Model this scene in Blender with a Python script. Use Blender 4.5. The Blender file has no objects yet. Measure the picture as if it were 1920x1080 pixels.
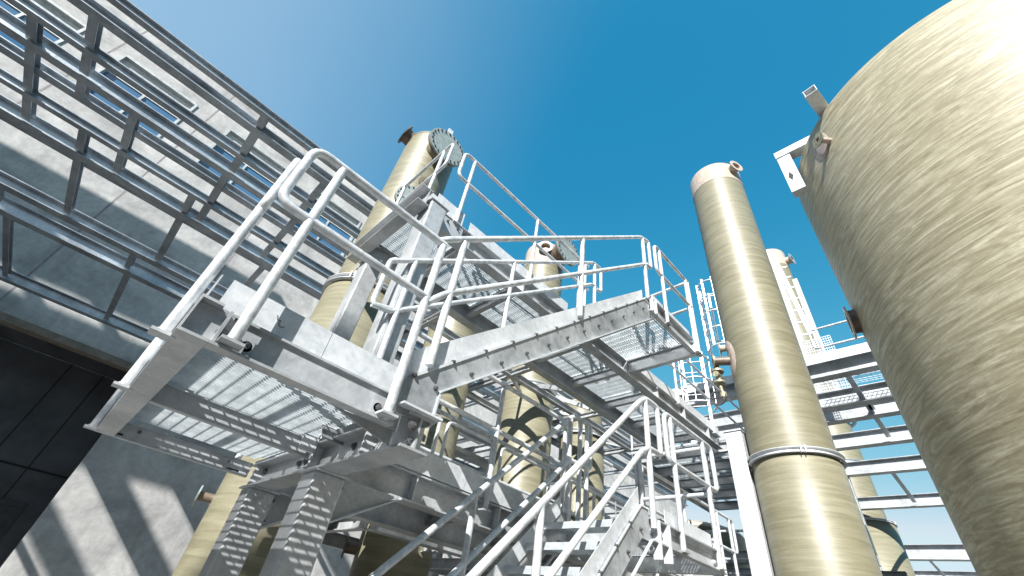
import bpy, math, random
from mathutils import Vector, Matrix
random.seed(7)
PI = math.pi
sc = bpy.context.scene
COL = sc.collection
V = Vector

# ------------------------------------------------------------------ materials
def nmat(name):
    m = bpy.data.materials.new(name); m.use_nodes = True
    nt = m.node_tree; b = nt.nodes['Principled BSDF']
    return m, nt, b
def N(nt, t, **k):
    n = nt.nodes.new(t)
    for a, v in k.items():
        if a.startswith('i_'):
            n.inputs[a[2:].replace('_', ' ')].default_value = v
        else: setattr(n, a, v)
    return n
def ramp(nt, stops):
    r = nt.nodes.new('ShaderNodeValToRGB'); cr = r.color_ramp
    while len(cr.elements) < len(stops): cr.elements.new(0.5)
    for e, (p, c) in zip(cr.elements, stops):
        e.position = p; e.color = (*c, 1)
    return r
def coords(nt, scale, rot=(0, 0, 0)):
    tc = N(nt, 'ShaderNodeTexCoord'); mp = N(nt, 'ShaderNodeMapping')
    mp.inputs['Scale'].default_value = scale; mp.inputs['Rotation'].default_value = rot
    nt.links.new(tc.outputs['Object'], mp.inputs['Vector'])
    return mp.outputs['Vector']
def mixc(nt, a, b, fac, mode='MULTIPLY'):
    m = N(nt, 'ShaderNodeMix', data_type='RGBA', blend_type=mode)
    L = nt.links.new
    if isinstance(fac, float): m.inputs[0].default_value = fac
    else: L(fac, m.inputs[0])
    L(a, m.inputs[6]); L(b, m.inputs[7]); return m.outputs[2]

def galv(name, lo, hi, metal=0.35, rough=0.42, spangle=38, big=2.2):
    m, nt, b = nmat(name); L = nt.links.new
    v = coords(nt, (1, 1, 1))
    n1 = N(nt, 'ShaderNodeTexNoise', i_Scale=big, i_Detail=7.0, i_Roughness=.62); L(v, n1.inputs['Vector'])
    vo = N(nt, 'ShaderNodeTexVoronoi', i_Scale=float(spangle)); L(v, vo.inputs['Vector'])
    n2 = N(nt, 'ShaderNodeTexNoise', i_Scale=14.0, i_Detail=5.0, i_Roughness=.7); L(v, n2.inputs['Vector'])
    r1 = ramp(nt, [(.32, lo), (.62, hi)]); L(n1.outputs['Fac'], r1.inputs['Fac'])
    r2 = ramp(nt, [(0, (.80, .82, .84)), (1, (1.0, 1.0, 1.0))]); L(vo.outputs['Color'], r2.inputs['Fac'])
    r3 = ramp(nt, [(.36, (.80, .82, .84)), (.54, (1, 1, 1))]); L(n2.outputs['Fac'], r3.inputs['Fac'])
    c = mixc(nt, r1.outputs['Color'], r2.outputs['Color'], .8)
    c = mixc(nt, c, r3.outputs['Color'], .7)
    L(c, b.inputs['Base Color'])
    b.inputs['Metallic'].default_value = metal
    rr = N(nt, 'ShaderNodeMapRange'); rr.inputs[3].default_value = rough - .1; rr.inputs[4].default_value = rough + .16
    L(n2.outputs['Fac'], rr.inputs[0]); L(rr.outputs[0], b.inputs['Roughness'])
    bp = N(nt, 'ShaderNodeBump', i_Strength=.12, i_Distance=.004); L(n2.outputs['Fac'], bp.inputs['Height']); L(bp.outputs['Normal'], b.inputs['Normal'])
    return m

def frp(name, cols, sc_, rough=.34, coat=.25, tilt=0.0, dist=1.0, fine=70.0, contrast=1.0):
    m, nt, b = nmat(name); L = nt.links.new
    v = coords(nt, sc_, (tilt, tilt * .6, 0))
    n1 = N(nt, 'ShaderNodeTexNoise', i_Scale=1.0, i_Detail=8.0, i_Roughness=.62, i_Distortion=dist); L(v, n1.inputs['Vector'])
    v2 = coords(nt, (1.6, 1.6, fine))
    n2 = N(nt, 'ShaderNodeTexNoise', i_Scale=1.0, i_Detail=4.0, i_Roughness=.7); L(v2, n2.inputs['Vector'])
    v3 = coords(nt, (1, 1, 1))
    n3 = N(nt, 'ShaderNodeTexNoise', i_Scale=22.0, i_Detail=6.0, i_Roughness=.75); L(v3, n3.inputs['Vector'])
    r1 = ramp(nt, [(.33, cols[0]), (.5, cols[1]), (.68, cols[2])]); L(n1.outputs['Fac'], r1.inputs['Fac'])
    r2 = ramp(nt, [(.35, (.80, .80, .76)), (.62, (1.06, 1.06, 1.04))]); L(n2.outputs['Fac'], r2.inputs['Fac'])
    r3 = ramp(nt, [(.36, (.82, .81, .78)), (.6, (1.03, 1.03, 1.02))]); L(n3.outputs['Fac'], r3.inputs['Fac'])
    c = mixc(nt, r1.outputs['Color'], r2.outputs['Color'], contrast)
    c = mixc(nt, c, r3.outputs['Color'], .7 * contrast)
    L(c, b.inputs['Base Color'])
    b.inputs['Roughness'].default_value = rough
    b.inputs['Coat Weight'].default_value = coat; b.inputs['Coat Roughness'].default_value = .42
    bp = N(nt, 'ShaderNodeBump', i_Strength=.12, i_Distance=.006); L(n2.outputs['Fac'], bp.inputs['Height']); L(bp.outputs['Normal'], b.inputs['Normal'])
    return m

def plain(name, c, rough=.5, metal=0.0, noise=.25, scale=6.0, bump=0.0):
    m, nt, b = nmat(name); L = nt.links.new
    v = coords(nt, (1, 1, 1))
    n1 = N(nt, 'ShaderNodeTexNoise', i_Scale=scale, i_Detail=7.0, i_Roughness=.65); L(v, n1.inputs['Vector'])
    lo = tuple(x * (1 - noise) for x in c); hi = tuple(min(1, x * (1 + noise)) for x in c)
    r = ramp(nt, [(.3, lo), (.7, hi)]); L(n1.outputs['Fac'], r.inputs['Fac']); L(r.outputs['Color'], b.inputs['Base Color'])
    b.inputs['Roughness'].default_value = rough; b.inputs['Metallic'].default_value = metal
    if bump:
        bp = N(nt, 'ShaderNodeBump', i_Strength=.4, i_Distance=bump); L(n1.outputs['Fac'], bp.inputs['Height']); L(bp.outputs['Normal'], b.inputs['Normal'])
    return m

def concrete(name):
    m, nt, b = nmat(name); L = nt.links.new
    v = coords(nt, (1, 1, 1))
    n1 = N(nt, 'ShaderNodeTexNoise', i_Scale=.55, i_Detail=9.0, i_Roughness=.66, i_Distortion=.6); L(v, n1.inputs['Vector'])
    n2 = N(nt, 'ShaderNodeTexNoise', i_Scale=5.0, i_Detail=9.0, i_Roughness=.72); L(v, n2.inputs['Vector'])
    vs = coords(nt, (1.7, 1, .22), (0, .6, 0))
    n3 = N(nt, 'ShaderNodeTexNoise', i_Scale=2.2, i_Detail=6.0, i_Roughness=.7, i_Distortion=1.2); L(vs, n3.inputs['Vector'])
    r1 = ramp(nt, [(.32, (.27, .268, .265)), (.64, (.52, .513, .50))]); L(n1.outputs['Fac'], r1.inputs['Fac'])
    r2 = ramp(nt, [(.3, (.74, .74, .75)), (.6, (1, 1, 1))]); L(n2.outputs['Fac'], r2.inputs['Fac'])
    r3 = ramp(nt, [(.34, (.70, .70, .72)), (.56, (1, 1, 1))]); L(n3.outputs['Fac'], r3.inputs['Fac'])
    c = mixc(nt, r1.outputs['Color'], r2.outputs['Color'], .85)
    c = mixc(nt, c, r3.outputs['Color'], .3)
    L(c, b.inputs['Base Color']); b.inputs['Roughness'].default_value = .85
    bp = N(nt, 'ShaderNodeBump', i_Strength=.3, i_Distance=.01); L(n2.outputs['Fac'], bp.inputs['Height']); L(bp.outputs['Normal'], b.inputs['Normal'])
    return m

M = {}
M['galv'] = galv('galvanised_steel', (0.336, 0.349, 0.357), (0.571, 0.584, 0.596), rough=.4)
M['string'] = galv('mottled_galvanised_steel', (0.227, 0.239, 0.252), (0.437, 0.454, 0.466), rough=.4, spangle=30, big=3.5)
M['tube'] = galv('galvanised_tube', (0.475, 0.493, 0.510), (0.739, 0.757, 0.774), metal=.3, rough=.38, spangle=55, big=7)
M['plate'] = galv('bright_galvanised_plate', (0.499, 0.516, 0.533), (0.688, 0.705, 0.722), metal=.25, rough=.45, spangle=45, big=3)
M['grate'] = galv('grating_steel', (0.450, 0.486, 0.504), (0.648, 0.684, 0.702), metal=.3, rough=.4, spangle=60, big=6)
M['dark_galv'] = galv('weathered_steel', (.27, .30, .33), (.52, .56, .60), metal=.5, rough=.32, spangle=14, big=1.3)
M['bolt'] = plain('bolt_steel', (.16, .16, .17), .45, .7)
M['frp'] = frp('wound_fibreglass', ((0.155, 0.143, 0.092), (0.195, 0.182, 0.122), (0.245, 0.231, 0.165)), (1.1, 1.1, 17.0), rough=.52, coat=.30, dist=.5, fine=130, contrast=.5)
M['tank'] = frp('tank_fibreglass', ((0.215, 0.188, 0.118), (0.325, 0.292, 0.200), (0.50, 0.465, 0.36)), (1.0, 1.0, 8.5), rough=.58, coat=.30, tilt=.08, dist=2.4, fine=38, contrast=.9)
M['cap'] = plain('brownish_laminate', (0.400, 0.336, 0.280), .4, 0, .2, 9)
M['brown'] = plain('rusty_brown_laminate', (.15, .115, .085), .5, .1, .5, 8)
M['pad'] = plain('pinkish_laminate_pad', (0.352, 0.288, 0.248), .38, 0, .25, 10)
M['blind'] = plain('grey_green_flange', (.27, .31, .30), .42, .25, .25, 12)
M['hole'] = plain('dark_bore', (.03, .03, .03), .8)
M['conc'] = concrete('precast_concrete')
M['joint'] = plain('joint_sealant', (.22, .20, .21), .8)
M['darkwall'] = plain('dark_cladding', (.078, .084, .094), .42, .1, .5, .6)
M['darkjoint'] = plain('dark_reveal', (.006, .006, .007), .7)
M['lip'] = plain('stained_concrete_lip', (.20, .17, .14), .8, 0, .35, 3)
M['frame'] = plain('window_frame_metal', (0.442, 0.459, 0.459), .4, .2)
M['blindslat'] = plain('pale_window_blind', (.62, .63, .63), .6)
g, nt, b = nmat('window_glass'); b.inputs['Base Color'].default_value = (.05, .13, .24, 1); b.inputs['Roughness'].default_value = .06
b.inputs['Specular IOR Level'].default_value = .9; M['glass'] = g
M['rubber'] = plain('dark_rubber', (.03, .03, .032), .6)
M['valve'] = plain('valve_casting', (.28, .26, .18), .45, .3, .4, 14)
M['machine'] = plain('dark_machine_paint', (.05, .055, .06), .5, .3, .4, 5)
M['blocker'] = plain('sky_blocker_grey', (0.120, 0.123, 0.126), .6, .1, .2, .6)
M['blue'] = plain('blue_paint', (.03, .06, .14), .45)
M['ground'] = plain('yard_concrete', (.20, .195, .185), .9, 0, .2, .3, .01)

# ------------------------------------------------------------------ mesh builder
class MB:
    def __init__(s): s.v = []; s.f = []; s.sm = []
    def add(s, vs, fs, smooth=False):
        o = len(s.v); s.v += [tuple(x) for x in vs]
        for f in fs: s.f.append(tuple(i + o for i in f)); s.sm.append(smooth)
    def box(s, x0, x1, y0, y1, z0, z1):
        if x0 > x1: x0, x1 = x1, x0
        if y0 > y1: y0, y1 = y1, y0
        if z0 > z1: z0, z1 = z1, z0
        s.add([(x0, y0, z0), (x1, y0, z0), (x1, y1, z0), (x0, y1, z0), (x0, y0, z1), (x1, y0, z1), (x1, y1, z1), (x0, y1, z1)],
              [(0, 3, 2, 1), (4, 5, 6, 7), (0, 1, 5, 4), (1, 2, 6, 5), (2, 3, 7, 6), (3, 0, 4, 7)]); return s
    def bar(s, p0, p1, w, h, up=(0, 0, 1), u=0.0, v=0.0):
        p0 = V(p0); p1 = V(p1); a = (p1 - p0).normalized(); side = a.cross(V(up)).normalized(); upv = side.cross(a).normalized()
        q = []
        for p in (p0, p1):
            for du, dv in ((-w/2, -h/2), (w/2, -h/2), (w/2, h/2), (-w/2, h/2)):
                q.append(p + side * (u + du) + upv * (v + dv))
        s.add(q, [(0, 1, 2, 3), (7, 6, 5, 4), (0, 4, 5, 1), (1, 5, 6, 2), (2, 6, 7, 3), (3, 7, 4, 0)]); return s
    def ibeam(s, p0, p1, w, h, tf=.012, tw=.009, up=(0, 0, 1)):      # p0, p1 on the underside
        s.bar(p0, p1, w, tf, up, 0, tf/2); s.bar(p0, p1, w, tf, up, 0, h - tf/2); s.bar(p0, p1, tw, h - 2*tf, up, 0, h/2); return s
    def chan(s, p0, p1, w, h, side, tf=.010, tw=.008, up=(0, 0, 1)): # side = +1/-1 : where the web stands
        s.bar(p0, p1, w, tf, up, 0, tf/2); s.bar(p0, p1, w, tf, up, 0, h - tf/2)
        s.bar(p0, p1, tw, h - 2*tf, up, side * (w/2 - tw/2), h/2); return s
    def tube(s, pts, r, fr=0.0, seg=10, caps=True, smooth=True):
        P = [V(p) for p in pts]
        if fr > 0 and len(P) > 2:
            Q = [P[0]]
            for i in range(1, len(P) - 1):
                a = (P[i-1] - P[i]); c = (P[i+1] - P[i]); la, lc = a.length, c.length; a.normalize(); c.normalize()
                d = min(fr, la * .48, lc * .48)
                A = P[i] + a * d; C = P[i] + c * d
                for k in range(6):
                    t = k / 5; Q.append(A * (1-t)**2 + P[i] * 2*t*(1-t) + C * t*t)
            Q.append(P[-1]); P = Q
        n = len(P); T = []
        for i in range(n):
            if i == 0: t = P[1] - P[0]
            elif i == n-1: t = P[-1] - P[-2]
            else: t = (P[i+1] - P[i]).normalized() + (P[i] - P[i-1]).normalized()
            T.append(t.normalized())
        ref = V((0, 0, 1)) if abs(T[0].z) < .9 else V((1, 0, 0))
        nn = T[0].cross(ref).normalized(); vs = []
        for i in range(n):
            nn = (nn - T[i] * nn.dot(T[i])).normalized(); bb = T[i].cross(nn)
            k = 1.0
            if 0 < i < n-1:
                cs = (P[i+1] - P[i]).normalized().dot(T[i]); k = 1 / max(cs, .6)
            for j in range(seg):
                a = 2*PI*j/seg; vs.append(P[i] + (nn * math.cos(a) + bb * math.sin(a)) * r)
        fs = [(i*seg+j, i*seg+(j+1) % seg, (i+1)*seg+(j+1) % seg, (i+1)*seg+j) for i in range(n-1) for j in range(seg)]
        s.add(vs, fs, smooth)
        if caps:
            s.add(vs[:seg], [tuple(reversed(range(seg)))]); s.add(vs[-seg:], [tuple(range(seg))])
        return s
    def cyl(s, p0, p1, r, seg=16, r1=None, caps=True, smooth=True):
        p0 = V(p0); p1 = V(p1); a = (p1-p0).normalized(); ref = V((0, 0, 1)) if abs(a.z) < .9 else V((1, 0, 0))
        u = a.cross(ref).normalized(); w = a.cross(u); r1 = r if r1 is None else r1; vs = []
        for p, rr in ((p0, r), (p1, r1)):
            for j in range(seg):
                t = 2*PI*j/seg; vs.append(p + (u*math.cos(t) + w*math.sin(t))*rr)
        s.add(vs, [(j, j+seg, (j+1) % seg+seg, (j+1) % seg) for j in range(seg)], smooth)
        if caps: s.add(vs[:seg], [tuple(range(seg))]); s.add(vs[seg:], [tuple(reversed(range(seg)))])
        return s
    def ring(s, p0, p1, ro, ri, seg=32):                              # hollow ring along p0-p1
        s.cyl(p0, p1, ro, seg, caps=False); s.cyl(p0, p1, ri, seg, caps=False)
        p0 = V(p0); p1 = V(p1); a = (p1-p0).normalized(); ref = V((0, 0, 1)) if abs(a.z) < .9 else V((1, 0, 0))
        u = a.cross(ref).normalized(); w = a.cross(u)
        for p in (p0, p1):
            vs = [p + (u*math.cos(2*PI*j/seg) + w*math.sin(2*PI*j/seg))*rr for rr in (ro, ri) for j in range(seg)]
            s.add(vs, [(j, (j+1) % seg, (j+1) % seg+seg, j+seg) for j in range(seg)])
        return s
    def lathe(s, c, prof, seg=96):                                    # prof: (r, z) from bottom to top
        vs = [(c[0]+r*math.cos(2*PI*j/seg), c[1]+r*math.sin(2*PI*j/seg), z) for r, z in prof for j in range(seg)]
        s.add(vs, [(i*seg+j, i*seg+(j+1) % seg, (i+1)*seg+(j+1) % seg, (i+1)*seg+j) for i in range(len(prof)-1) for j in range(seg)], True); return s
    def prism(s, poly, ax, t0, t1):                                   # poly in the plane normal to axis ax
        def P(a, b, t): return (t, a, b) if ax == 'x' else ((a, t, b) if ax == 'y' else (a, b, t))
        n = len(poly); vs = [P(a, b, t0) for a, b in poly] + [P(a, b, t1) for a, b in poly]
        s.add(vs, [tuple(range(n)), tuple(range(2*n-1, n-1, -1))] + [(i, i+n, (i+1) % n+n, (i+1) % n) for i in range(n)]); return s
    def patch(s, c, R, phi, z, a, bz, seg=14, off=.006):              # oval pad lying on a cylinder
        vs = [(c[0]+(R+off)*math.cos(phi), c[1]+(R+off)*math.sin(phi), z)]
        for k in (0.5, 1.0):
            for j in range(24):
                t = 2*PI*j/24; f = phi + k*a*math.cos(t)/R; vs.append((c[0]+(R+off)*math.cos(f), c[1]+(R+off)*math.sin(f), z+k*bz*math.sin(t)))
        for j in range(24):
            t = 2*PI*j/24; f = phi + 1.03*a*math.cos(t)/R; vs.append((c[0]+(R-.01)*math.cos(f), c[1]+(R-.01)*math.sin(f), z+1.03*bz*math.sin(t)))
        fs = [(0, 1+j, 1+(j+1) % 24) for j in range(24)]
        for q in (0, 24): fs += [(1+q+j, 25+q+j, 25+q+(j+1) % 24, 1+q+(j+1) % 24) for j in range(24)]
        s.add(vs, fs, True); return s

def base_of(o):
    while o.parent: o = o.parent
    return V(o.location)
def put(o, label=None, cat=None, group=None, kind=None):
    if label: o['label'] = label
    if cat: o['category'] = cat
    if group: o['group'] = group
    if kind: o['kind'] = kind
    return o
def obj(name, mb, mat, parent=None, loc=(0, 0, 0), bevel=0):
    loc = base_of(parent) if parent else V(loc)
    me = bpy.data.meshes.new(name)
    me.from_pydata([(x-loc.x, y-loc.y, z-loc.z) for x, y, z in mb.v], [], mb.f)
    me.polygons.foreach_set('use_smooth', mb.sm); me.materials.append(M[mat] if isinstance(mat, str) else mat)
    me.validate(); me.update()
    o = bpy.data.objects.new(name, me); COL.objects.link(o)
    if parent: o.parent = parent
    else: o.location = loc
    if bevel:
        md = o.modifiers.new('bevel', 'BEVEL'); md.width = bevel; md.segments = 2; md.limit_method = 'ANGLE'; md.angle_limit = .9
    return o
def thing(name, label, cat, loc, group=None):
    o = bpy.data.objects.new(name, None); COL.objects.link(o); o.location = loc; o.empty_display_size = .2
    return put(o, label, cat, group)
def empty_copy(src, delta, label, deep=True):
    """copy a thing with its parts and their sub-parts"""
    def rec(o, par):
        c = o.copy(); COL.objects.link(c); c.parent = par
        for ch in list(o.children): rec(ch, c)
        return c
    r = rec(src, None); r.location = V(src.location) + V(delta); r['label'] = label
    return r

TR = .0235     # rail tube radius
def railing(par, axis, fixed, posts, z0, ztop, zmid, s0, s1, loop0=True, loop1=False, name='guard_rail', r=TR, zp=None, ext0=True):
    """straight railing; axis 'x' or 'y'; closed loops at the ends asked for"""
    P = (lambda s, z: (s, fixed, z)) if axis == 'x' else (lambda s, z: (fixed, s, z))
    f = .085
    pts = []
    if loop0: pts += [P((s0+s1)/2, zmid), P(s0, zmid), P(s0, ztop)]
    else: pts += [P(s0, ztop)]
    if loop1: pts += [P(s1, ztop), P(s1, zmid), P((s0+s1)/2+.001, zmid)]
    else: pts += [P(s1, ztop)]
    g = obj(name, MB().tube(pts, r, f), 'tube', par)
    if not (loop0 and loop1):
        a = (s0+s1)/2 if loop0 else s0; b_ = (s0+s1)/2 if loop1 else s1
        if not loop0 and not loop1: a, b_ = s0, s1
        obj('mid_rail', MB().tube([P(a, zmid), P(b_, zmid)], r*.97), 'tube', g)
    for s_ in posts:
        mb = MB().tube([P(s_, z0), P(s_, ztop - r*.6)], r*1.03)
        obj('post', mb, 'tube', g)
        # small foot plate and bolts
        q = P(s_, z0)
        obj('weld', MB().ring((q[0], q[1], z0+.004), (q[0], q[1], z0+.014), r*1.32, r*1.0, 14), 'galv', g)
        obj('foot_plate', MB().box(q[0]-.045, q[0]+.045, q[1]-.035, q[1]+.035, z0-.008, z0+.004), 'galv', g)
    return g

def grating(x0, x1, y0, y1, z, p=.031, q=.1, t=.0045, h=.034, along='x'):
    mb = MB()
    if along == 'x':
        n = max(1, int((y1-y0)/p)); 
        for i in range(n+1):
            y = y0 + (y1-y0)*i/n; mb.box(x0, x1, y-t/2, y+t/2, z-h, z)
        n = max(1, int((x1-x0)/q))
        for i in range(1, n):
            x = x0 + (x1-x0)*i/n; mb.box(x-.0022, x+.0022, y0, y1, z-.007, z+.001)
    else:
        n = max(1, int((x1-x0)/p))
        for i in range(n+1):
            x = x0 + (x1-x0)*i/n; mb.box(x-t/2, x+t/2, y0, y1, z-h, z)
        n = max(1, int((y1-y0)/q))
        for i in range(1, n):
            y = y0 + (y1-y0)*i/n; mb.box(x0, x1, y-.004, y+.004, z-.012, z+.001)
    # banding
    mb.box(x0-.004, x0, y0, y1, z-h, z+.0005); mb.box(x1, x1+.004, y0, y1, z-h, z+.0005)
    return mb
def bolt(par, p, n, r=.013, washer=.026, mat='bolt', name='bolt'):
    p = V(p); n = V(n).normalized(); mb = MB()
    mb.cyl(p, p+n*.004, washer, 14); mb.cyl(p+n*.004, p+n*.018, r*1.25, 6, smooth=False); mb.cyl(p+n*.018, p+n*.024, r*.62, 8)
    return obj(name, mb, mat, par)

# ------------------------------------------------------------------ ground, world, sun, camera
gm = MB(); gm.add([(-900, -900, 0), (900, -900, 0), (900, 900, 0), (-900, 900, 0)], [(0, 1, 2, 3)])
put(obj('ground', gm, 'ground'), kind='structure')

SUN_AZ, SUN_EL = math.radians(210), math.radians(35.05)
w = bpy.data.worlds.new('World'); sc.world = w; w.use_nodes = True
nt = w.node_tree; bg = nt.nodes['Background']
sky = nt.nodes.new('ShaderNodeTexSky'); sky.sky_type = 'NISHITA'; sky.sun_disc = False
sky.sun_elevation = SUN_EL; sky.sun_rotation = PI/2 - SUN_AZ
sky.air_density = 1.0; sky.dust_density = 1.0; sky.ozone_density = 1.0; sky.altitude = 100
# clear deep-blue summer sky with a veil of thin haze on the left
Lk = nt.links.new
sp = nt.nodes.new('ShaderNodeSeparateColor'); cb_ = nt.nodes.new('ShaderNodeCombineColor'); Lk(sky.outputs['Color'], sp.inputs[0])
def mth(op, *a):
    n = nt.nodes.new('ShaderNodeMath'); n.operation = op
    for i, x in enumerate(a):
        if isinstance(x, (int, float)): n.inputs[i].default_value = x
        else: Lk(x, n.inputs[i])
    return n.outputs[0]
for i, (k, g_) in enumerate(((.33, 2.35), (1.44, .78), (2.2, .45))): Lk(mth('MINIMUM', mth('MULTIPLY', mth('POWER', sp.outputs[i], g_), k), (3.7, 4.7, 5.6)[i]), cb_.inputs[i])
tcw = nt.nodes.new('ShaderNodeTexCoord'); dp = nt.nodes.new('ShaderNodeVectorMath'); dp.operation = 'DOT_PRODUCT'
Lk(tcw.outputs['Generated'], dp.inputs[0]); dp.inputs[1].default_value = V((-.72, .50, .48)).normalized()
nz_ = nt.nodes.new('ShaderNodeTexNoise'); nz_.inputs['Scale'].default_value = 2.2; nz_.inputs['Detail'].default_value = 5; Lk(tcw.outputs['Generated'], nz_.inputs['Vector'])
mr = nt.nodes.new('ShaderNodeMapRange'); mr.interpolation_type = 'SMOOTHSTEP'; mr.inputs[1].default_value = .30; mr.inputs[2].default_value = 1.2; mr.inputs[4].default_value = .80
Lk(mth('ADD', dp.outputs['Value'], mth('MULTIPLY', mth('SUBTRACT', nz_.outputs['Fac'], .5), .10)), mr.inputs[0])
mx = nt.nodes.new('ShaderNodeMix'); mx.data_type = 'RGBA'; Lk(mr.outputs[0], mx.inputs[0]); Lk(cb_.outputs[0], mx.inputs[6]); mx.inputs[7].default_value = (2.9, 3.8, 5.0, 1)
Lk(mx.outputs[2], bg.inputs['Color']); bg.inputs['Strength'].default_value = .0825
sd = bpy.data.lights.new('sun', 'SUN'); sd.energy = 5.0; sd.angle = math.radians(.4); sd.color = (1, .975, .93)
so = bpy.data.objects.new('sun', sd); COL.objects.link(so)
sdir = V((math.cos(SUN_EL)*math.cos(SUN_AZ), math.cos(SUN_EL)*math.sin(SUN_AZ), math.sin(SUN_EL)))
so.rotation_euler = sdir.to_track_quat('Z', 'Y').to_euler(); so.location = (-20, -10, 30)

cam = bpy.data.cameras.new('camera'); co = bpy.data.objects.new('camera', cam); COL.objects.link(co)
R_, D_, F_ = V((.684486, -.717179, .130895)), V((.532065, .368696, -.762214)), V((.498383, .591369, .633953))
mt = Matrix((( R_.x, -D_.x, -F_.x), (R_.y, -D_.y, -F_.y), (R_.z, -D_.z, -F_.z))).to_4x4(); mt.translation = (0, 0, 1.6)
co.matrix_world = mt; cam.sensor_width = 36; cam.lens = 36*794.2/1920; cam.clip_start = .05; cam.clip_end = 3000
sc.camera = co
sc.view_settings.view_transform = 'Standard'; sc.view_settings.look = 'None'; sc.view_settings.exposure = 1.1

# ================================================================== half landing (level 1, nearest)
hl = thing('half_landing', 'nearest galvanised half landing seen from below, with rounded guard rail at its left end', 'platform', (.5, 3, 2.3))
ch = obj('edge_channel', MB().box(.10, 1.0, 1.962, 1.970, 2.342, 2.488).box(.125, 1.0, 1.90, 1.970, 2.330, 2.3415).box(.10, 1.0, 1.945, 1.970, 2.4885, 2.500), 'galv', hl)
obj('end_channel', MB().box(.010, .018, 1.90, 4.20, 2.342, 2.488).box(.010, .124, 1.90, 4.20, 2.330, 2.3415).box(.010, .099, 1.90, 4.20, 2.4885, 2.500), 'galv', hl)
obj('corner_plate', MB().prism([(.020, 2.345), (.25, 2.345), (.25, 2.40), (.16, 2.40), (.16, 2.487), (.020, 2.487)], 'y', 1.945, 1.9615).box(.13, .142, 1.903, 1.944, 2.343, 2.487), 'galv', hl)
for y in (2.985, 4.165):
    obj('floor_beam', MB().box(.126, 1.06, y, y+.008, 2.342, 2.429).box(.126, 1.06, y-.004, y+.042, 2.330, 2.3415).box(.126, 1.06, y-.004, y+.042, 2.4295, 2.438), 'galv', hl)
obj('grating', grating(.03, 1.05, 1.985, 3.07, 2.495, q=.083, p=.031, h=.024, t=.004), 'grate', hl)
obj('grating', grating(.03, 1.05, 3.08, 4.15, 2.495, q=.083, p=.031, h=.024, t=.004), 'grate', hl)
obj('toe_board', MB().box(.075, .56, 1.974, 1.980, 2.505, 2.655), 'plate', hl)
obj('toe_board', MB().box(.563, .962, 1.976, 1.982, 2.505, 2.655), 'plate', hl)
obj('toe_board', MB().box(.024, .030, 1.985, 4.17, 2.505, 2.655), 'plate', hl)
obj('toe_board', MB().box(.035, 1.0, 4.172, 4.178, 2.505, 2.655), 'plate', hl)
obj('marker_scribble', MB().tube([(.300, 1.9725, 2.600), (.312, 1.9725, 2.575), (.325, 1.9725, 2.585), (.322, 1.9725, 2.56), (.340, 1.9725, 2.553), (.352, 1.9725, 2.566)], .0016, .01, 6), 'machine', hl)
for x in (.13, .235, .895): bolt(hl, (x + .02, 1.944 if x < .2 else 1.961, 2.40), (0, -1, 0), .012, .024)
obj('washer_plate', MB().box(.225, .285, 1.957, 1.961, 2.365, 2.43), 'galv', hl)
obj('washer_plate', MB().box(.88, .95, 1.957, 1.961, 2.365, 2.43), 'galv', hl)
bolt(hl, (.24, 4.156, 2.40), (0, -1, 0), .008, .012); bolt(hl, (.88, 4.156, 2.40), (0, -1, 0), .008, .012)
railing(hl, 'x', 1.875, (.190, .935), 2.355, 3.535, 3.085, .018, .948, True, False, r=.0245)
railing(hl, 'y', -.014, (2.03, 2.92, 4.14), 2.335, 3.525, 3.085, 2.0, 4.18, True, True, r=.0235)
railing(hl, 'x', 4.20, (.12, .94), 2.355, 3.535, 3.085, .018, 1.0, False, False)

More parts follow.
